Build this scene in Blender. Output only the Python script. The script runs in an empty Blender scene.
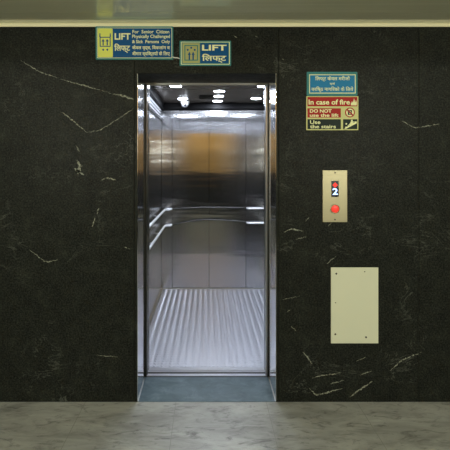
import bpy, bmesh, math, random
from mathutils import Vector, Matrix
random.seed(7)
S = bpy.context.scene
COL = S.collection
PI = math.pi

# ------------------------------------------------------------------ measures
# lobby wall face is the plane Y=0, Z up, lobby at Y<0, lift shaft at Y>0
CAM_D, EYE, F = 2.4, 1.52, 374.0
SC = F / CAM_D
def X(px): return (px - 207) / SC          # on the wall face
def Z(py): return EYE + (165 - py) / SC

# ------------------------------------------------------------------ materials
def mat(name, col=(.5, .5, .5), rough=.5, metal=0, emit=None, es=1, spec=.5, coat=0):
    m = bpy.data.materials.new(name); m.use_nodes = True
    b = m.node_tree.nodes['Principled BSDF']
    b.inputs['Base Color'].default_value = (*col, 1)
    b.inputs['Roughness'].default_value = rough
    b.inputs['Metallic'].default_value = metal
    b.inputs['Specular IOR Level'].default_value = spec
    b.inputs['Coat Weight'].default_value = coat
    if emit:
        b.inputs['Emission Color'].default_value = (*emit, 1)
        b.inputs['Emission Strength'].default_value = es
    return m
class N:
    def __init__(s, m):
        s.m = m; s.t = m.node_tree; s.b = s.t.nodes['Principled BSDF']
    def n(s, typ, **kw):
        o = s.t.nodes.new(typ)
        for k, v in kw.items():
            if k in o.inputs.keys(): o.inputs[k].default_value = v
            else: setattr(o, k, v)
        return o
    def l(s, a, b): s.t.links.new(a, b)
    def coords(s, scale=(1, 1, 1), rot=(0, 0, 0)):
        g = s.n('ShaderNodeNewGeometry'); mp = s.n('ShaderNodeMapping')
        mp.inputs['Scale'].default_value = scale; mp.inputs['Rotation'].default_value = rot
        s.l(g.outputs['Position'], mp.inputs['Vector']); return mp.outputs['Vector']
    def noise(s, vec, scale, detail=6, rough=.6, dist=0):
        o = s.n('ShaderNodeTexNoise', Scale=scale, Detail=detail, Roughness=rough, Distortion=dist)
        s.l(vec, o.inputs['Vector']); return o.outputs['Fac']
    def ramp(s, fac, stops):
        r = s.n('ShaderNodeValToRGB'); e = r.color_ramp.elements
        while len(e) < len(stops): e.new(.5)
        for k, (p, c) in enumerate(stops):
            e[k].position = p; e[k].color = (*c, 1) if len(c) == 3 else c
        s.l(fac, r.inputs['Fac']); return r.outputs['Color']
    def mix(s, f, a, b, mode='MIX'):
        o = s.n('ShaderNodeMix', data_type='RGBA', blend_type=mode)
        for key, v in ((0, f), (6, a), (7, b)):
            if hasattr(v, 'links') or hasattr(v, 'is_linked'): s.l(v, o.inputs[key])
            else: o.inputs[key].default_value = v if key == 0 else (*v, 1)
        return o.outputs[2]
    def bump(s, h, strength, dist=.01):
        b = s.n('ShaderNodeBump', Strength=strength, Distance=dist)
        s.l(h, b.inputs['Height']); s.l(b.outputs['Normal'], s.b.inputs['Normal'])

def g3(v): return (v, v, v)
def granite(name, vein=False):
    m = mat(name, rough=.5, spec=.1); k = N(m); v = k.coords()
    base = k.ramp(k.noise(v, 9, 10, .75), [(.35, (.0015, .0017, .0015)), (.55, (.0075, .0085, .0065)), (.75, (.024, .0275, .020))])
    speck = k.ramp(k.noise(v, 95, 6, .85), [(.46, g3(0)), (.68, (.058, .062, .052))])
    c = k.mix(.7, base, speck, 'ADD')
    vv = k.coords(scale=(1, 1, 1.7), rot=(0, .5, 0))
    thin = k.ramp(k.noise(vv, 3.1, 9, .65, .8), [(.492, g3(0)), (.5, g3(1)), (.508, g3(0))])
    patch = k.ramp(k.noise(v, 2.6, 4, .6), [(.5, g3(0)), (.64, g3(1))])
    vm = k.mix(1.0, thin, patch, 'MULTIPLY')
    bri = k.mix(vm, c, (.095, .102, .088))
    if vein:
        f = k.ramp(k.noise(v, 70, 5, .75), [(.42, g3(0)), (.56, g3(1))])
        bri = k.mix(f, c, (.30, .31, .25))
    k.l(bri, k.b.inputs['Base Color'])
    r = k.ramp(k.noise(v, 30, 4, .6), [(.3, g3(.38)), (.7, g3(.52))]); k.l(r, k.b.inputs['Roughness'])
    return m
M = {}
M['granite'] = granite('black granite')
M['vein'] = granite('white vein in granite', True)

def marble():
    m = mat('grey marble floor', rough=.28, spec=.4); k = N(m)
    v = k.coords(); vs = k.coords(scale=(1, 3.2, 1), rot=(0, 0, -.55))
    a = k.ramp(k.noise(vs, 2.4, 10, .68, .7), [(.3, (.19, .19, .175)), (.48, (.315, .315, .295)), (.7, (.44, .44, .415))])
    b = k.ramp(k.noise(vs, 7, 8, .7, 1.2), [(.34, g3(.35)), (.48, g3(1))])
    c = k.mix(.8, a, b, 'MULTIPLY')
    g = k.n('ShaderNodeTexBrick', offset=0, Scale=1, **{'Mortar Size': .0016, 'Brick Width': .58, 'Row Height': .58})
    mp = k.n('ShaderNodeMapping'); mp.inputs['Location'].default_value = (.2, .0, 0)
    gg = k.n('ShaderNodeNewGeometry'); k.l(gg.outputs['Position'], mp.inputs['Vector']); k.l(mp.outputs['Vector'], g.inputs['Vector'])
    c = k.mix(g.outputs['Fac'], c, (.22, .22, .2))
    k.l(c, k.b.inputs['Base Color']); return m
M['marble'] = marble()

def slate():
    m = mat('blue grey sill stone', rough=.35, spec=.35); k = N(m); v = k.coords(scale=(1, 1.6, 1), rot=(0, 0, .5))
    c = k.ramp(k.noise(v, 7, 9, .7, .5), [(.32, (.055, .088, .112)), (.52, (.095, .14, .17)), (.72, (.17, .22, .25))])
    k.l(c, k.b.inputs['Base Color']); return m
M['slate'] = slate()

ROT = 0.0
def steel(name, col, rough, brush=(1, 1, 400), bs=.05, wave=0, aniso=0.0):
    m = mat(name, col, rough, 1); k = N(m)
    n = k.noise(k.coords(scale=brush), 2, 3, .6)
    r = k.ramp(n, [(.2, g3(rough * .8)), (.8, g3(rough * 1.25))]); k.l(r, k.b.inputs['Roughness'])
    c = k.ramp(n, [(.2, tuple(x * .9 for x in col)), (.8, tuple(min(1, x * 1.06) for x in col))]); k.l(c, k.b.inputs['Base Color'])
    h = n
    if wave:
        w = k.noise(k.coords(scale=(.5, .5, 4.2)), 1.6, 2, .5)
        ma = k.n('ShaderNodeMath', operation='MULTIPLY_ADD'); ma.inputs[1].default_value = wave
        k.l(w, ma.inputs[0])
        mb = k.n('ShaderNodeMath', operation='MULTIPLY'); mb.inputs[1].default_value = .02
        k.l(n, mb.inputs[0]); k.l(mb.outputs[0], ma.inputs[2]); h = ma.outputs[0]
        k.bump(h, 1.0, .01)
    else: k.bump(h, bs, .002)
    if aniso:
        t = k.n('ShaderNodeTangent', direction_type='RADIAL', axis='Z'); k.l(t.outputs[0], k.b.inputs['Tangent'])
        k.b.inputs['Anisotropic'].default_value = aniso; k.b.inputs['Anisotropic Rotation'].default_value = ROT
    return m

M['car_steel'] = steel('brushed stainless lining', (.44, .44, .455), .16, (300, 300, 1.5), wave=.3, aniso=.85)
M['mirror_steel'] = steel('polished stainless jamb', (.72, .75, .80), .1, (60, 60, .5), .03)
M['strip_steel'] = mat('satin steel strip', (.50, .50, .48), .3, 1)
M['bronze'] = mat('dark steel edge', (.05, .05, .045), .45, 1)
M['rail_reflection'] = mat('dull bar for rail reflection', (.09, .09, .09), .5, 1)
M['rail'] = mat('satin steel rail', (.88, .88, .92), .42, .75)
M['dark_gap'] = mat('dark seam', (.012, .012, .012), .6)
M['tread'] = mat('aluminium tread plate', (.66, .67, .73), .40, 1)
M['alu'] = mat('aluminium threshold', (.80, .81, .86), .3, 1)
M['car_ceiling'] = mat('dark polished car ceiling', (.34, .30, .25), .25, .6)
M['cove'] = mat('black cove trim', (.006, .006, .007), .6, spec=.15)
M['lens'] = mat('lit lamp lens', (1, 1, 1), .5, 0, (.80, .88, 1), 38)
M['white'] = mat('white plastic', (.75, .75, .75), .4)
M['black'] = mat('black plastic', (.008, .008, .010), .25)
M['ivory'] = mat('ivory painted plate', (.66, .67, .51), .45)
M['cream'] = mat('cream trim', (.92, .86, .58), .35)
M['screw'] = mat('dark screw', (.05, .045, .035), .5, .4)
M['brass'] = steel('champagne metal faceplate', (.40, .36, .235), .42, (1, 1, 300), .03)
M['warm_wall'] = mat('wall with painted amber glow', (.62, .36, .10), .6)  # warm lamp wash put into the colour, mirrored by the rear panels
M['plain_wall'] = mat('plain lobby wall', (.33, .32, .24), .7)
M['ceil'] = mat('lobby ceiling', (.55, .54, .42), .7)
M['teal'] = mat('teal sign edge', (.045, .21, .22), .45, spec=.15)
M['blue'] = mat('blue sign field', (.005, .08, .24), .45, spec=.15)
M['midblue'] = mat('sky blue sign field', (.015, .20, .42), .45, spec=.15)
M['lime'] = mat('lime sign field', (.74, .78, .16), .45, spec=.15)
M['edge'] = mat('pale lime sign edge', (.62, .62, .27), .45, spec=.15)
M['pale'] = mat('pale yellow lettering', (.86, .88, .50), .45, spec=.15)
M['khaki'] = mat('khaki sign field', (.42, .42, .17), .45, spec=.15)
M['red'] = mat('red sign field', (.38, .014, .012), .45, spec=.15)
M['signblack'] = mat('dark green sign field', (.008, .018, .014), .45, spec=.15)
M['red_led'] = mat('red led', (.5, 0, 0), .5, 0, (1, .03, .02), 1.5)
M['blue_led'] = mat('blue white led', (.2, .3, 1), .5, 0, (.35, .55, 1), 3.2)
M['red_button'] = mat('lit red button', (.6, .03, .02), .35, 0, (1, .05, .03), .55)
def soffit_mat():
    m = mat('glossy olive soffit', rough=.17, spec=.8); k = N(m)
    n = k.noise(k.coords(scale=(.4, 90, 1)), 1.5, 5, .7)
    c = k.ramp(n, [(.3, (.66, .66, .47)), (.7, (.84, .83, .62))]); k.l(c, k.b.inputs['Base Color'])
    k.b.inputs['Coat Weight'].default_value = .8; k.b.inputs['Coat Roughness'].default_value = .1
    return m
M['soffit'] = soffit_mat()

# ------------------------------------------------------------------ mesh helpers
class MB:
    def __init__(s): s.bm = bmesh.new(); s.mats = []; s.off = Vector((0, 0, 0))
    def mi(s, m):
        if m not in s.mats: s.mats.append(m)
        return s.mats.index(m)
    def box(s, x0, x1, y0, y1, z0, z1, m, bev=0, seg=2):
        r = bmesh.ops.create_cube(s.bm, size=1)
        for v in r['verts']:
            v.co = Vector(((x0 + x1) / 2 + v.co.x * (x1 - x0), (y0 + y1) / 2 + v.co.y * (y1 - y0), (z0 + z1) / 2 + v.co.z * (z1 - z0)))
        fs = {f for v in r['verts'] for f in v.link_faces}
        i = s.mi(m)
        for f in fs: f.material_index = i
        if bev:
            es = {e for f in fs for e in f.edges}
            rr = bmesh.ops.bevel(s.bm, geom=list(es), offset=bev, segments=seg, affect='EDGES', profile=.5)
            for f in rr['faces']: f.material_index = i
        return s
    def prism(s, pts, y0, y1, m):               # polygon in XZ, extruded along Y (y0 nearer viewer)
        a = [s.bm.verts.new((p[0], y0, p[1])) for p in pts]; b = [s.bm.verts.new((p[0], y1, p[1])) for p in pts]
        i = s.mi(m); n = len(pts); fs = [s.bm.faces.new(a), s.bm.faces.new(b[::-1])]
        for k in range(n): fs.append(s.bm.faces.new((a[k], b[k], b[(k + 1) % n], a[(k + 1) % n])))
        for f in fs: f.material_index = i
        return s
    def disc(s, cx, cz, r, y0, y1, m, n=28, r2=None):
        return s.prism([(cx + r * math.cos(2 * PI * k / n), cz + (r2 or r) * math.sin(2 * PI * k / n)) for k in range(n)], y0, y1, m)
    def ring(s, cx, cz, r0, r1, y0, y1, m, n=28):
        i = s.mi(m); V = []
        for k in range(n):
            c, d = math.cos(2 * PI * k / n), math.sin(2 * PI * k / n)
            V.append([s.bm.verts.new((cx + r * c, y, cz + r * d)) for r, y in ((r0, y0), (r1, y0), (r1, y1), (r0, y1))])
        for k in range(n):
            for q in range(4):
                f = s.bm.faces.new((V[k][q], V[k][(q + 1) % 4], V[(k + 1) % n][(q + 1) % 4], V[(k + 1) % n][q])); f.material_index = i
        return s
    def frame(s, x0, x1, z0, z1, t, y0, y1, m):
        s.prism([(x0, z0), (x1, z0), (x1, z0 + t), (x0, z0 + t)], y0, y1, m)
        s.prism([(x0, z1 - t), (x1, z1 - t), (x1, z1), (x0, z1)], y0, y1, m)
        s.prism([(x0, z0 + t), (x0 + t, z0 + t), (x0 + t, z1 - t), (x0, z1 - t)], y0, y1, m)
        s.prism([(x1 - t, z0 + t), (x1, z0 + t), (x1, z1 - t), (x1 - t, z1 - t)], y0, y1, m)
        return s
    def lathe(s, prof, c, m, n=32, axis='Z'):   # prof: list of (r, h)
        i = s.mi(m); R = []
        for r, h in prof:
            row = []
            for k in range(n):
                a = 2 * PI * k / n; p = Vector((r * math.cos(a), r * math.sin(a), h))
                if axis == 'Y': p = Vector((p.x, h, p.y))
                row.append(s.bm.verts.new(p + Vector(c)))
            R.append(row)
        for a, b in zip(R, R[1:]):
            for k in range(n):
                f = s.bm.faces.new((a[k], a[(k + 1) % n], b[(k + 1) % n], b[k])); f.material_index = i; f.smooth = True
        for row in (R[0], R[-1]):
            f = s.bm.faces.new(row); f.material_index = i
        return s
    def tube(s, pts, r, m, n=14, cap=True):
        i = s.mi(m); rings = []; pts = [Vector(p) for p in pts]
        up = Vector((0, 0, 1))
        for k, p in enumerate(pts):
            t = (pts[min(k + 1, len(pts) - 1)] - pts[max(k - 1, 0)]).normalized()
            u = t.cross(up)
            if u.length < .1: u = t.cross(Vector((1, 0, 0)))
            u.normalize(); w = u.cross(t)
            rings.append([s.bm.verts.new(p + r * (math.cos(2 * PI * q / n) * u + math.sin(2 * PI * q / n) * w)) for q in range(n)])
        for a, b in zip(rings, rings[1:]):
            for q in range(n):
                f = s.bm.faces.new((a[q], a[(q + 1) % n], b[(q + 1) % n], b[q])); f.material_index = i; f.smooth = True
        if cap:
            for row in (rings[0], rings[-1]): s.bm.faces.new(row).material_index = i
        return s
    def text(s, body, x0, x1, z0, z1, y, m, bold=.0, depth=.0006):
        cu = bpy.data.curves.new('t', 'FONT'); cu.body = body; cu.size = 1; cu.offset = bold; cu.resolution_u = 3
        o = bpy.data.objects.new('t', cu); COL.objects.link(o)
        bpy.context.view_layer.update()
        me = bpy.data.meshes.new_from_object(o.evaluated_get(bpy.context.evaluated_depsgraph_get()))
        bpy.data.objects.remove(o); bpy.data.curves.remove(cu)
        if not me.vertices: return s
        xs = [v.co.x for v in me.vertices]; ys = [v.co.y for v in me.vertices]
        a, b, c, d = min(xs), max(xs), min(ys), max(ys); i = s.mi(m)
        vs = [s.bm.verts.new((x0 + (v.co.x - a) / (b - a) * (x1 - x0), y, z0 + (v.co.y - c) / (d - c) * (z1 - z0))) for v in me.vertices]
        fs = []
        for p in me.polygons:
            try: f = s.bm.faces.new([vs[q] for q in p.vertices]); f.material_index = i; fs.append(f)
            except ValueError: pass
        bpy.data.meshes.remove(me)
        ex = bmesh.ops.extrude_face_region(s.bm, geom=fs)
        for g in ex['geom']:
            if isinstance(g, bmesh.types.BMVert): g.co.y -= depth
        for g in ex['geom']:
            if isinstance(g, bmesh.types.BMFace): g.material_index = i
        return s
    def build(s, name, parent=None, rec=True):
        if rec: bmesh.ops.recalc_face_normals(s.bm, faces=s.bm.faces)
        me = bpy.data.meshes.new(name)
        o = bpy.data.objects.new(name, me); COL.objects.link(o)
        off = Vector((0, 0, 0))
        if parent is not None:
            p = parent
            while p is not None: off += p.location; p = p.parent
            o.parent = parent
            bmesh.ops.translate(s.bm, verts=s.bm.verts, vec=-off)
        s.bm.to_mesh(me); s.bm.free()
        for m in s.mats: me.materials.append(m)
        return o
def thing(name, label, cat, loc, group=None):
    o = bpy.data.objects.new(name, None); COL.objects.link(o); o.location = loc; o.empty_display_size = .05
    o['label'] = label; o['category'] = cat
    if group: o['group'] = group
    return o
def struct(o): o['kind'] = 'structure'; return o

# ------------------------------------------------------------------ the setting
OX0, OX1, OZ = X(137.5), X(276), Z(73.5)      # clear opening in the granite
REV = .276                                    # depth of the reveal
LX0, LX1, LY, LH = -3.6, 3.8, -4.9, 2.95
CEILZ = Z(23.5)
fl = MB(); fl.box(LX0, LX1, LY, .0, -.1, 0, M['marble']); struct(fl.build('floor'))

w = MB(); G = M['granite']
sg = .0012
def slab(x0, x1, z0, z1): w.box(x0 + sg, x1 - sg, 0, .03, z0 + sg, z1 - sg, G, .0012, 1)
s0, s1 = X(134.2), X(278.8)
w.box(LX0, s0 - .02, .028, .12, 0, LH, M['dark_gap']); w.box(s1 + .02, LX1, .028, .12, 0, LH, M['dark_gap']); w.box(s0 - .02, s1 + .02, .028, .12, OZ + .02, LH, M['dark_gap'])
for a, b in ((LX0, -2.25), (-2.25, -1.36), (-1.36, s0), (s1, 1.36), (1.36, 2.3), (2.3, LX1)): slab(a, b, 0, LH)
slab(s0, OX0, 0, OZ); slab(OX1, s1, 0, OZ); slab(s0, s1, OZ, LH)
w.box(OX0, OX1, .001, REV, OZ, OZ + .03, G)           # stone soffit of the reveal
# white mineral veins set flush in the stone
def vein(pts, wid, seed, gap=.0):
    r = random.Random(seed); P = []
    for (a, b), (c, d) in zip(pts, pts[1:]):
        n = max(2, int(math.hypot(c - a, d - b) / 1.3))
        for k in range(n): P.append((a + (c - a) * k / n + r.uniform(-.35, .35), b + (d - b) * k / n + r.uniform(-.45, .45)))
    P.append(pts[-1]); i = w.mi(M['vein']); prev = None
    for k, (a, b) in enumerate(P):
        t = min(k, len(P) - 1 - k) / max(1, len(P) / 2); h = wid * (.25 + .75 * min(1, t * 2)) * r.uniform(.5, 1.3) / SC / 2
        q = P[min(k + 1, len(P) - 1)]; p = P[max(k - 1, 0)]; dx, dz = q[0] - p[0], -(q[1] - p[1]); L = math.hypot(dx, dz) or 1
        nx, nz = -dz / L, dx / L
        cur = (w.bm.verts.new((X(a) + nx * h, -.0003, Z(b) + nz * h)), w.bm.verts.new((X(a) - nx * h, -.0003, Z(b) - nz * h)))
        if prev:
            f = w.bm.faces.new((prev[0], cur[0], cur[1], prev[1])); f.material_index = i
        prev = cur
VE = [([(60, 79), (75, 83), (100, 90)], 1.0), ([(100, 90), (113, 94)], .4), ([(113, 94), (124, 96), (134, 99.7)], 1.7),
      ([(62, 112), (74.5, 122), (87, 132.6)], 1.1), ([(87, 132.6), (100, 130), (119, 118.6), (134, 108)], .8),
      ([(77, 160), (80, 166), (78, 174)], 4), ([(74, 168), (84, 175)], 2.2), ([(76, 146), (80, 152)], 1.4), ([(101, 180), (108, 178), (116, 180)], 1.5),
      ([(99, 208), (97, 214)], 1.6), ([(95, 218), (92, 227)], 1.2), ([(124, 247), (130, 249)], .9), ([(96, 355), (118, 357)], .6),
      ([(284, 232), (292, 229), (304, 231)], 1.3), ([(296, 239), (306, 237)], 1), ([(305, 222), (309, 217)], .9), ([(327, 264), (336, 256)], 1.2), ([(328, 226), (333, 221)], .9),
      ([(303, 352), (308, 358), (312, 364)], 1.4), ([(312, 378), (325, 375), (341, 373)], 1.2), ([(309, 388), (316, 395), (326, 393), (343, 388)], 1.5),
      ([(350, 397), (358, 391), (373, 381)], 1.5), ([(330, 384), (345, 380)], .8), ([(360, 375), (372, 371)], 1), ([(356, 361), (366, 357)], .7),
      ([(287, 312), (291, 309)], .7), ([(291, 326), (296, 331)], .7), ([(281, 300), (300, 296)], .5), ([(234, 36), (237, 38)], 1.2), ([(255, 36), (258, 38)], .8), ([(282, 58), (284, 60)], 1),
      ([(390, 371), (402, 360), (422, 352)], 1.2), ([(30, 250), (45, 262), (58, 260)], 1), ([(20, 60), (40, 72), (58, 78)], .9), ([(400, 120), (415, 128), (440, 124)], .9)]
for k, (p, wd) in enumerate(VE): vein(p, wd, k)
struct(w.build('wall_front', rec=False))

b = MB(); b.box(LX0 - .1, LX0, LY, 0, 0, LH, M['plain_wall']); struct(b.build('wall_left'))
b = MB(); b.box(LX1, LX1 + .1, LY, 0, 0, LH, M['plain_wall']); struct(b.build('wall_right'))
b = MB(); b.box(LX0, LX1, LY - .1, LY, 1.32, LH, M['warm_wall']); b.box(LX0, LX1, LY - .1, LY + .01, 0, 1.32, G); struct(b.build('wall_back'))
b = MB(); b.box(LX0, LX1, LY, -.9, LH, LH + .1, M['ceil']); struct(b.build('ceiling'))
b = MB()
for k, (a, c) in enumerate(((-.9, -.62), (-.618, -.172), (-.17, -.0))): b.box(LX0, LX1, a, c, CEILZ, LH + .05, M['soffit'])
struct(b.build('trim_1'))
b = MB(); b.box(LX0, LX1, -.006, 0, Z(27), CEILZ, M['cream'], .002, 2); struct(b.build('trim_2'))
b = MB(); b.box(OX0, OX1, .0, REV, -.08, .002, M['slate'], .001, 1)
for x, d in ((OX0, 1), (OX1, -1)): b.box(min(x, x + d * .006), max(x, x + d * .006), .001, REV, .0, .0045, M['strip_steel'])
struct(b.build('trim_3'))

# ------------------------------------------------------------------ landing door frame
IX0, IX1, RX = -.4345, .4345, .4245                        # clear way between the inner jambs
fr = thing('elevator_door_frame', 'polished stainless steel frame lining the lift opening in the black granite wall', 'door frame', ((OX0 + OX1) / 2, REV / 2, 0))
MS = M['mirror_steel']
j = MB(); j.box(OX0 - .003, OX0 + .0015, .002, REV, .0025, OZ, MS); j.build('jamb', fr)
j = MB(); j.box(OX1 - .0015, OX1 + .003, .002, REV, .0025, OZ, MS); j.build('jamb', fr)
for x0, x1, xa, xb, m1 in ((OX0 - .05, IX0, IX0, IX0 + .006, 'bronze'), (IX1, OX1 + .05, IX1 - .006, IX1, 'bronze')):
    j = MB(); j.box(x0, x1, REV, REV + .02, .0, OZ + .03, M[m1], .001, 1); p = j.build('stop', fr)
l = MB(); l.box(OX0 - .05, OX1 + .05, REV, REV + .02, OZ - .016, OZ + .09, M['strip_steel'], .001, 1); l.build('lintel', fr)
t = MB()
t.box(OX0 - .05, OX1 + .05, REV, REV + .0855, -.06, -.0005, M['dark_gap'])
for a, c in ((REV + .020, REV + .048), (REV + .070, REV + .085)): t.box(OX0 - .05, OX1 + .05, a, c, -.02, .001, M['alu'], .001, 1)
t.build('threshold', fr)
# the retracted sliding leaf: its edge shows beside the right jamb and, dark, beside the left one
for x0, x1, m in ((IX0 - .25, IX0 + .006, 'car_steel'), (RX, RX + .3, 'alu')):
    d = MB(); d.box(x0, x1, REV + .024, REV + .05, .004, OZ + .06, M[m], .002, 1); d.build('sliding_panel', fr)

# ------------------------------------------------------------------ lift car
CX0, CX1, CY0, CY1, CH = -.56, .79, .365, 2.19, 2.28
car = thing('elevator_car', 'open stainless steel lift car with chequered metal floor behind the doorway', 'elevator', ((CX0 + CX1) / 2, (CY0 + CY1) / 2, 0))
CS = M['car_steel']
# rear wall: four sheets
for a, c, y in ((CX0, -.429, 0), (-.429, .025, .006), (.025, .478, .006), (.478, CX1, 0)):
    p = MB(); p.box(a + .0012, c - .0012, CY1 + y, CY1 + .02, .012, 2.19, CS, .0015, 1); p.build('rear_panel', car)
# side walls: three sheets each
ys = (CY0 + .04, 1.05, 1.72, CY1)
for x0, x1 in ((CX0 - .02, CX0), (CX1, CX1 + .02)):
    for a, c in zip(ys, ys[1:]):
        p = MB(); p.box(x0, x1, a + .0012, c - .0012, .012, 2.19, CS, .0015, 1); p.build('side_panel', car)
p = MB()
p.box(CX0 - .04, CX0 - .02, CY0, CY1 + .04, -.05, CH + .05, M['dark_gap']); p.box(CX1 + .02, CX1 + .04, CY0, CY1 + .04, -.05, CH + .05, M['dark_gap'])
p.box(CX0 - .02, CX1 + .02, CY1 + .02, CY1 + .04, -.05, CH + .05, M['dark_gap']); p.build('outer_shell', car)
# front return panels and header
for a, c in ((CX0 - .02, IX0 + .004), (RX + .002, CX1 + .02)):
    p = MB(); p.box(a, c, CY0, CY0 + .04, .002, CH, CS, .002, 1); p.build('front_return', car)
p = MB(); p.box(IX0 + .004, RX + .002, CY0, CY0 + .04, 2.15, CH, CS, .002, 1); p.build('header', car)
# ceiling, three glossy sheets, black cove
p = MB()
for a, c in ((CY0 + .04, 1.30), (1.302, CY1)): p.box(CX0 - .02, CX1 + .02, a, c, CH, CH + .03, M['car_ceiling'], .001, 1)
p.box(CX0, CX1, 1.297, 1.305, CH - .002, CH + .001, M['strip_steel'])
p.build('ceiling_panel', car)
p = MB(); p.box(CX0 - .02, CX0 + .035, CY0 + .04, CY1 + .02, 2.2, CH - .0005, M['cove'], .004, 2); p.build('cove_trim', car)
p = MB(); p.box(CX1 - .035, CX1 + .02, CY0 + .04, CY1 + .02, 2.2, CH - .0005, M['cove'], .004, 2); p.build('cove_trim', car)
p = MB(); p.box(CX0 + .035, CX1 - .035, CY1 - .03, CY1 + .02, 2.205, CH - .0005, M['cove'], .004, 2); p.build('cove_trim', car)
# side ventilation louvre
v = MB()
v.box(CX0, CX0 + .004, 1.0, 2.02, 2.045, 2.185, M['black'])
for k in range(4): 
    z = 2.055 + k * .036
    v.prism([(CX0 + .004, z), (CX0 + .022, z + .004), (CX0 + .004, z + .022)], 1.01, 2.01, M['rail'])
v.build('ventilation_louvre', car)
# floor: tread plate with lens-shaped raised bars
p = MB(); T = M['tread']
p.box(CX0 + .02, CX1 - .02, CY0 + .046, CY1 - .004, -.04, 0, T)
ti = p.mi(T); pit = .03; nx = int((CX1 - CX0 - .05) / pit); ny = int((CY1 - CY0 - .06) / (pit * 1.2))
for ix in range(nx):
    for iy in range(ny):
        cx = CX0 + .04 + ix * pit; cy = CY0 + .056 + iy * pit * 1.2
        a = (.55 if ix % 2 else -.75)
        ca, sa = math.cos(a), math.sin(a)
        def V(u, vv, z): return p.bm.verts.new((cx + u * ca - vv * sa, cy + u * sa + vv * ca, z))
        L, H = .0150, .0036
        o = [V(-L, 0, 0), V(-L * .4, -H, 0), V(L * .4, -H, 0), V(L, 0, 0), V(L * .4, H, 0), V(-L * .4, H, 0)]
        t0, t1 = V(-L * .55, 0, .0032), V(L * .55, 0, .0032)
        for fc in ((o[0], o[1], t0), (o[1], o[2], t1, t0), (o[2], o[3], t1), (o[3], o[4], t1), (o[4], o[5], t0, t1), (o[5], o[0], t0)):
            p.bm.faces.new(fc).material_index = ti
p.build('floor_plate', car, rec=False)
p = MB(); p.box(CX0, CX1, CY0 + .002, CY0 + .044, -.04, .001, M['alu'], .001, 1); p.build('car_threshold', car)
p = MB()
p.box(CX0, CX0 + .018, CY0 + .04, CY1, 0, .014, M['strip_steel']); p.box(CX1 - .018, CX1, CY0 + .04, CY1, 0, .014, M['strip_steel'])
p.box(CX0, CX1, CY1 - .006, CY1, 0, .012, M['strip_steel']); p.build('kick_strip', car)
# handrails: two heights; along the left and right walls, turning onto the rear wall
def arc(c, r, a0, a1, z, n=8): return [(c[0] + r * math.cos(a0 + (a1 - a0) * k / n), c[1] + r * math.sin(a0 + (a1 - a0) * k / n), z) for k in range(n + 1)]
RY = CY1 - .05; RR = .04
for z in (.98, .785):
    x = CX0 + .05
    pts = [(x - .047, .87, z), (x - .012, .872, z), (x, .89, z)] + [(x, .89 + (RY - RR - .89) * k / 6, z) for k in range(1, 7)] + arc((x + RR, RY - RR), RR, PI, PI / 2, z)[1:] + [(-.45, RY, z), (-.44, RY + .015, z), (-.437, CY1 - .001, z)]
    r = MB().tube(pts, .0125, M['rail'])
    for y in (1.25, 1.75): r.tube([(x, y, z), (x - .02, y, z - .02), (CX0 + .001, y, z - .03)], .006, M['rail'])
    r.build('handrail_or_reflection', car)
for z, zl, zm, zr in ((.992, .982, 1.002, .995), (.815, .79, .852, .825)):
    x = CX1 - .05
    pts = [(x + .047, .87, z), (x + .012, .872, z), (x, .89, z)] + [(x, .89 + (RY - RR - .89) * k / 6, z) for k in range(1, 7)] + arc((x - RR, RY - RR), RR, 0, PI / 2, z)[1:] + [(.51, RY, z), (.492, RY + .015, z), (.488, CY1 - .001, z)]
    r = MB().tube(pts, .0095, M['rail'])
    for y in (1.25, 1.75): r.tube([(x, y, z), (x + .02, y, z - .02), (CX1 - .001, y, z - .03)], .006, M['rail'])
    r.build('handrail_or_reflection', car)
    # slim dark bar added for the rail reflection in the two middle sheets
    pts = [(-.415, CY1 + .005, zl), (-.41, CY1 - .02, zl)] + [(-.41 + .43 * k / 6, CY1 - .022, zl + (zm - zl) * math.sin(PI / 2 * k / 6)) for k in range(1, 7)] + [(.02 + .44 * k / 6, CY1 - .022, zr + (zm - zr) * math.cos(PI / 2 * k / 6)) for k in range(1, 7)] + [(.465, CY1 + .005, zr)]
    MB().tube(pts, .006, M['rail_reflection']).build('handrail_or_reflection', car)

# ------------------------------------------------------------------ car lamps
LP = [(-.30, 1.19, 'bright round spotlight in the lift ceiling nearest the left jamb'),
      (.54, 1.19, 'bright round spotlight in the lift ceiling beside the right jamb'),
      (-.275, 1.88, 'round spotlight in the lift ceiling directly over the dome camera'),
      (.557, 1.86, 'round spotlight at the rear right of the lift ceiling'),
      (.125, 1.44, 'front one of the three ceiling spotlights in line at middle'),
      (.125, 1.71, 'middle one of the three ceiling spotlights in line'),
      (.125, 2.03, 'rear one of the three ceiling spotlights in line, closest to rear wall')]
def lamp_rim(t):
    b = MB().lathe([(.056, CH), (.064, CH - .001), (.064, CH - .003), (.057, CH - .005), (.055, CH - .002)], (t.location.x, t.location.y, 0), M['rail'])
    return b.build('trim_ring', t)
first = None
for k, (x, y, lab) in enumerate(LP):
    if first is None:
        t = thing('ceiling_spotlight', lab, 'lamp', (x, y, CH), 'spotlights in the lift ceiling')
        lamp_rim(t); MB().lathe([(.054, CH - .001), (.054, CH - .0045), (.046, CH - .0065), (.02, CH - .0075), (.004, CH - .0078)], (x, y, 0), M['lens']).build('lens', t)
        first = t
    else:
        t = first.copy(); COL.objects.link(t); t.location = (x, y, CH); t['label'] = lab
        for ch in list(first.children):
            c = ch.copy(); COL.objects.link(c); c.parent = t
    ld = bpy.data.lights.new('spotlight_beam', 'AREA'); ld.shape = 'DISK'; ld.size = .09; ld.energy = 3.6; ld.color = (.80, .88, 1)
    lo = bpy.data.objects.new('spotlight_beam', ld); COL.objects.link(lo); lo.location = (x, y, CH - .012)

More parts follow.
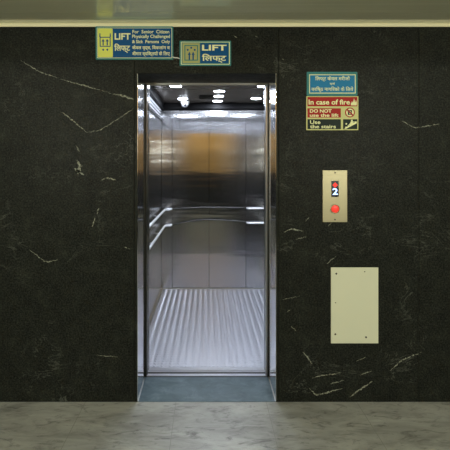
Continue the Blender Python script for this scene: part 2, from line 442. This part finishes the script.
# dome camera on the lift ceiling
dx, dy = -.262, 2.03
t = thing('security_camera', 'small white dome camera under the lift ceiling at the rear left', 'camera', (dx, dy, CH))
MB().lathe([(.02, CH), (.052, CH - .002), (.055, CH - .012), (.05, CH - .03), (.044, CH - .034)], (dx, dy, 0), M['white']).build('housing', t)
MB().lathe([(.042, CH - .032), (.042, CH - .045), (.036, CH - .06), (.024, CH - .072), (.008, CH - .078)], (dx, dy, 0), M['rail']).build('dome', t)
MB().lathe([(.002, -.0), (.014, -.0), (.015, -.012), (.01, -.016), (.002, -.017)], (dx, dy - .036, CH - .055), M['black'], axis='Y').build('lens', t)
# fan grille
gx, gy = .02, 1.77
t = thing('ceiling_fan_grille', 'dark slotted fan grille in the lift ceiling left of the middle spotlights', 'vent', (gx, gy, CH))
b = MB(); b.box(gx - .11, gx + .06, gy - .09, gy + .09, CH - .008, CH, M['cove'], .002, 1); b.build('plate', t)
b = MB()
for k in range(7): b.box(gx - .10, gx + .05, gy - .075 + k * .025 - .004, gy - .075 + k * .025 + .004, CH - .012, CH - .0075, M['screw'])
b.build('slats', t)

# ------------------------------------------------------------------ signs
def rect(px0, px1, py0, py1): return [(X(px0), Z(py1)), (X(px1), Z(py1)), (X(px1), Z(py0)), (X(px0), Z(py0))]
def T(mb, s, px0, px1, py0, py1, y, m, bold=.015): return mb.text(s, X(px0), X(px1), Z(py1), Z(py0), y, m, bold)
def rrect(x0, x1, z0, z1, r, n=5):
    P = []
    for cx, cz, a in ((x1 - r, z1 - r, 0), (x0 + r, z1 - r, PI / 2), (x0 + r, z0 + r, PI), (x1 - r, z0 + r, 1.5 * PI)):
        for k in range(n + 1): P.append((cx + r * math.cos(a + PI / 2 * k / n), cz + r * math.sin(a + PI / 2 * k / n)))
    return P
def lift_icon(mb, cx, cz, u, y, m, arrows=True):     # u: half size in px
    q = u / SC; x, z = X(cx), Z(cz); d = .0008
    mb.frame(x - q, x + q, z - q * .9, z + q * .9, q * .16, y - d, y, m)
    for s in (-1, 1):
        a = x + s * q * .38
        mb.prism([(a - q * .1, z - q * .65), (a + q * .1, z - q * .65), (a + q * .1, z + q * .1), (a + q * .3, z + q * .02), (a, z + q * .55), (a - q * .3, z + q * .02), (a - q * .1, z + q * .1)], y - d, y, m)
        b_ = x + s * q * .95
        mb.prism([(b_ - q * .12, z + q * .9), (b_ + q * .12, z + q * .9), (b_ + q * .06, z + q * 1.55), (b_ - q * .06, z + q * 1.55)], y - d, y, m)
        mb.prism([(a - q * .2, z - q * 1.45), (a, z - q * 1.7), (a + q * .2, z - q * 1.45), (a, z - q * 1.2)], y - d, y, m)
    return mb
# 1 large bilingual lift sign
cx = (X(96.5) + X(173.3)) / 2
t = thing('lift_sign', 'larger blue and lime LIFT sign with rules for senior citizens, above left of the doorway', 'sign', (cx, -.004, Z(59.8)))
b = MB(); b.prism(rrect(X(96.2), X(173.4), Z(59.9), Z(27.2), .006), -.008, 0, M['teal']); b.build('backing_board', t)
b = MB(); b.prism(rrect(X(97.6), X(172.2), Z(58.5), Z(28.6), .004), -.0088, -.0075, M['pale']).prism(rrect(X(98.1), X(171.7), Z(58.0), Z(29.1), .004), -.0096, -.008, M['blue']); b.build('blue_field', t)
b = MB(); b.prism(rrect(X(98.4), X(113.3), Z(57.7), Z(29.4), .006), -.0106, -.0095, M['lime']); b.build('yellow_field', t)
lift_icon(MB(), 105.8, 42.5, 5.4, -.0106, M['blue']).build('pictogram', t)
T(MB(), 'LIFT', 115.2, 131, 34, 40.4, -.0096, M['pale'], .03).build('lettering', t)
T(MB(), '\u093f\u0932\u092b\u094d\u091f', 114.8, 130.6, 44.2, 53.4, -.0096, M['pale'], .02).build('lettering', t)
for s, a, c, z0, z1 in (('For  Senior  Citizen', 133, 169.5, 30.8, 34.2), ('Physically Challenged', 132.6, 170.2, 35.4, 39.8), ('& Sick  Persons  Only', 132.6, 170.2, 40.6, 44.8),
                        ('\u0915\u0947\u0935\u0932 \u0935\u0943\u0926\u094d\u0927, \u093f\u0935\u0915\u0932\u093e\u0902\u0917 \u0935', 132.6, 170, 45.8, 51), ('\u092c\u0940\u092e\u093e\u0930 \u0935\u094d\u092f\u093f\u0915\u094d\u0924\u092f\u094b\u0902 \u0915\u0947 \u093f\u0932\u090f', 132.6, 170, 51.6, 57)):
    T(MB(), s, a, c, z0, z1, -.0096, M['pale'], .015).build('lettering', t)
t.rotation_euler = (math.radians(2), 0, 0)
# 2 small lift sign
t = thing('lift_sign', 'smaller khaki and blue LIFT sign over the middle of the doorway', 'sign', (X(205.3), 0, Z(66)))
b = MB(); b.prism(rrect(X(179.6), X(231), Z(66), Z(41), .005), -.006, 0, M['teal']); b.build('backing_board', t)
b = MB(); b.prism(rrect(X(181), X(229.7), Z(64.8), Z(42.2), .004), -.0068, -.0055, M['pale']).prism(rrect(X(181.7), X(229), Z(64.2), Z(42.8), .003), -.0076, -.006, M['teal']); b.build('border_line', t)
b = MB(); b.prism(rect(182.5, 199.8, 43.6, 63.4), -.0084, -.007, M['khaki']); b.build('yellow_field', t)
b = MB(); b.prism(rect(200.4, 228.2, 43.6, 63.4), -.0084, -.007, M['blue']); b.build('blue_field', t)
b = MB()
b.frame(X(184.5), X(198), Z(61), Z(45.5), .006, -.0092, -.0084, M['teal'])
for px in (187.8, 191.3, 194.8):
    b.disc(X(px), Z(50.3 if px != 191.3 else 48.2), .0062, -.0092, -.0084, M['blue'], 12)
for px in (189.4, 193.2): b.prism([(X(px - .7), Z(60)), (X(px + .7), Z(60)), (X(px + .7), Z(55)), (X(px + 1.6), Z(55.5)), (X(px), Z(52)), (X(px - 1.6), Z(55.5)), (X(px - .7), Z(55))], -.0092, -.0084, M['blue'])
b.build('pictogram', t)
T(MB(), 'LIFT', 202, 226.6, 45.2, 51, -.0084, M['pale'], .03).build('lettering', t)
T(MB(), '\u093f\u0932\u092b\u094d\u091f', 202, 226.2, 54.2, 63.2, -.0084, M['pale'], .02).build('lettering', t)
# cable stub between the two signs
b = MB().tube([(X(172.5), -.006, Z(57.2)), (X(175), -.010, Z(58.2)), (X(177.5), -.008, Z(58.2)), (X(180.5), -.0015, Z(59))], .0035, M['white'], 10)
o = b.build('cable'); o['label'] = 'short white cable linking the two LIFT signs'; o['category'] = 'cable'
# 3 Hindi notice
t = thing('notice_sign', 'sky blue notice in Hindi lettering on the granite, above the red fire sign', 'sign', (X(331.8), 0, Z(95.9)))
b = MB(); b.prism(rrect(X(306.6), X(357.2), Z(95.9), Z(72), .006), -.004, 0, M['teal']); b.build('backing_board', t)
b = MB(); b.prism(rect(309, 355.3, 74.6, 93.6), -.0048, -.0035, M['pale']).prism(rect(309.8, 354.5, 75.4, 92.8), -.0056, -.004, M['midblue']); b.build('blue_field', t)
for s, a, c, z0, z1 in (('\u093f\u0932\u092b\u094d\u091f \u0915\u0947\u0935\u0932 \u092e\u0930\u0940\u091c\u094b\u0902', 315, 349.5, 76.2, 81.8), ('\u090f\u0935\u0902', 329.5, 334.5, 82.6, 85.4), ('\u0935\u0930\u093f\u0937\u094d\u0920 \u0928\u093e\u0917\u093f\u0930\u0915\u094b\u0902 \u0915\u0947 \u093f\u0932\u092f\u0947', 311.2, 353, 86.8, 92.4)):
    T(MB(), s, a, c, z0, z1, -.0056, M['pale'], .012).build('lettering', t)
# 4 fire sign
t = thing('fire_notice_sign', 'red and black fire safety sign telling people not to use the lift', 'sign', (X(332), 0, Z(130.2)))
b = MB(); b.prism(rect(306.2, 358.1, 96.3, 130.2), -.004, 0, M['edge']); b.build('backing_board', t)
b = MB(); b.prism(rect(307.3, 357, 97.1, 106.4), -.0048, -.0035, M['red']).prism(rect(307.3, 340.6, 108.4, 117.6), -.0048, -.0035, M['red']); b.build('red_field', t)
b = MB(); b.prism(rect(307.3, 340.6, 119.3, 129.2), -.0048, -.0035, M['signblack']).prism(rect(342.8, 357, 119.3, 129.2), -.0048, -.0035, M['signblack']); b.build('black_field', t)
T(MB(), 'In case of fire', 308.4, 349.6, 99.6, 104.8, -.0048, M['pale'], .025).build('lettering', t)
T(MB(), 'DO NOT', 309.6, 331.4, 109.3, 112.8, -.0048, M['pale'], .03).build('lettering', t)
T(MB(), 'use the lift', 309.6, 338.2, 113.6, 117, -.0048, M['pale'], .02).build('lettering', t)
T(MB(), 'Use', 309.8, 320.2, 120.4, 124, -.0048, M['pale'], .02).build('lettering', t)
T(MB(), 'the stairs', 309.8, 335.6, 124.8, 128.4, -.0048, M['pale'], .02).build('lettering', t)
b = MB()
for k, (px, h) in enumerate(((351.5, 4.5), (353.5, 7.2), (355.4, 5.6))):
    b.prism([(X(px - .9), Z(105.5)), (X(px + .9), Z(105.5)), (X(px + 1.1), Z(105.5 - h * .45)), (X(px + .2), Z(105.5 - h)), (X(px - .3), Z(105.5 - h * .6)), (X(px - 1), Z(105.5 - h * .4))], -.0056, -.0048, M['pale'])
b.build('flame_symbol', t)
b = MB(); c0, z0 = X(349.7), Z(112.6); R = 4.9 / SC
b.disc(c0, z0, R * .82, -.0044, -.0038, M['pale']).ring(c0, z0, R * .8, R, -.0056, -.004, M['red'])
b.prism([(c0 - R * .42, z0 - R * .5), (c0 + R * .42, z0 - R * .5), (c0 + R * .42, z0 + R * .5), (c0 - R * .42, z0 + R * .5)], -.0048, -.0044, M['signblack'])
b.prism([(c0 - R * .12, z0 - R * .35), (c0 + R * .12, z0 - R * .35), (c0 + R * .12, z0), (c0 + R * .28, z0), (c0, z0 + R * .4), (c0 - R * .28, z0), (c0 - R * .12, z0)], -.0053, -.0048, M['pale'])
s_ = R * .1; k_ = R * .62
b.prism([(c0 - k_ - s_, z0 + k_ - s_), (c0 - k_ + s_, z0 + k_ + s_), (c0 + k_ + s_, z0 - k_ + s_), (c0 + k_ - s_, z0 - k_ - s_)], -.006, -.0053, M['red'])
b.build('no_lift_symbol', t)
b = MB()
st = [(343.8, 128.4)]
for k in range(5): st += [(345 + k * 2.3, 128 - k * 1.3), (345 + k * 2.3, 126.8 - k * 1.3)]
st += [(356.4, 121.6), (356.4, 123.4), (345.5, 129)]
b.prism([(X(a), Z(c)) for a, c in st], -.0056, -.0048, M['pale'])
b.disc(X(351.6), Z(120.6), .0055, -.0056, -.0048, M['pale'], 12)
b.prism([(X(a), Z(c)) for a, c in ((350.4, 121.6), (352.4, 121.4), (354.4, 122.2), (352.4, 122.7), (351.8, 124.4), (350.2, 124.2), (348.6, 125.4), (348.2, 124.8), (349.8, 123.3))], -.0056, -.0048, M['pale'])
b.disc(X(346), Z(124), .006, -.0056, -.0048, M['pale'], 5)
b.build('stairs_symbol', t)

# ------------------------------------------------------------------ call panel
t = thing('elevator_call_panel', 'champagne metal call panel with a lit 2 and a red button, right of the doorway', 'control panel', (X(334.6), 0, Z(222)))
b = MB(); b.box(X(322.4), X(347), -.006, 0, Z(222), Z(170.2), M['brass'], .0015, 2); b.build('faceplate', t)
ds = MB(); ds.box(X(331), X(338.4), -.0072, -.005, Z(197), Z(180.8), M['black'], .0006, 1); dis = ds.build('display', t)
x, z = X(334.7), Z(185); q = 2.5 / SC
MB().prism([(x - q, z), (x, z - q), (x + q, z), (x, z + q)], -.0082, -.0072, M['red_led']).build('arrow_light', dis)
T(MB(), '2', 332.2, 337.4, 188.2, 194.6, -.0074, M['blue_led'], .012).build('floor_number', dis)
z = Z(208.8); bu = MB().lathe([(.03, -.006), (.030, -.0085), (.026, -.0095), (.0255, -.0075)], (x, 0, z), M['brass'], axis='Y').build('button_bezel', t)
MB().lathe([(.0245, -.0065), (.0245, -.011), (.021, -.0125), (.004, -.013)], (x, 0, z), M['red_button'], axis='Y').build('button', t)
for py in (172.6, 219.4): MB().lathe([(.005, -.0055), (.005, -.0068), (.0035, -.0076), (.001, -.0076)], (x, 0, Z(py)), M['screw'], 12, 'Y').build('screw', t)

# ------------------------------------------------------------------ ivory cover plate
t = thing('cover_plate', 'ivory painted blank metal cover plate screwed to the granite at lower right', 'access panel', (X(354), 0, Z(343)))
b = MB(); b.box(X(330.7), X(378), -.006, 0, Z(343), Z(267.3), M['ivory'], .0015, 2); b.build('plate', t)
for px, py, r in ((336, 273.4, .006), (364.3, 271.4, .0035), (335.2, 302.4, .0035), (335, 333.8, .006), (365.6, 336.8, .006)):
    MB().lathe([(r, -.0055), (r, -.007), (r * .6, -.0078), (.0005, -.0078)], (X(px), 0, Z(py)), M['screw'], 12, 'Y').build('screw', t)

# ------------------------------------------------------------------ light
def area(name, loc, rot, sx, sy, e, col, spread=PI):
    ld = bpy.data.lights.new(name, 'AREA'); ld.shape = 'RECTANGLE'; ld.size = sx; ld.size_y = sy; ld.energy = e; ld.color = col; ld.spread = spread
    o = bpy.data.objects.new(name, ld); COL.objects.link(o); o.location = loc; o.rotation_euler = rot; return o
warm = (.97, 1, .84)
for x in (-2.2, 2.4):
    area('lobby_fill_light', (x, LY + .12, 1.95), (math.radians(90), 0, 0), 1.2, .12, 62, warm)  # unseen lights added low on the back wall to brighten the soffit
area('ceiling_light', (-2.3, -2.6, 2.9), (0, 0, 0), .6, .6, 30, warm)
area('ceiling_light', (2.5, -2.6, 2.9), (0, 0, 0), .6, .6, 30, warm)
area('wall_wash_light', (0, LY + .5, 2.9), (math.radians(-50), 0, 0), 3.5, .15, 30, (1, .96, .8))
wd = bpy.data.worlds.new('World'); S.world = wd; wd.use_nodes = True
wd.node_tree.nodes['Background'].inputs[0].default_value = (.5, .5, .45, 1); wd.node_tree.nodes['Background'].inputs[1].default_value = .02

# ------------------------------------------------------------------ camera
cd = bpy.data.cameras.new('Camera'); cam = bpy.data.objects.new('Camera', cd); COL.objects.link(cam)
cam.location = (0, -CAM_D, EYE); cam.rotation_euler = (PI / 2, 0, 0)
cd.sensor_width = 36; cd.lens = F / 450 * 36; cd.shift_x = 18 / 450; cd.shift_y = -60 / 450; cd.clip_start = .05
S.camera = cam
vs = S.view_settings; vs.view_transform = 'Standard'; vs.look = 'None'; vs.exposure = 0; vs.gamma = 1; vs.use_curve_mapping = False
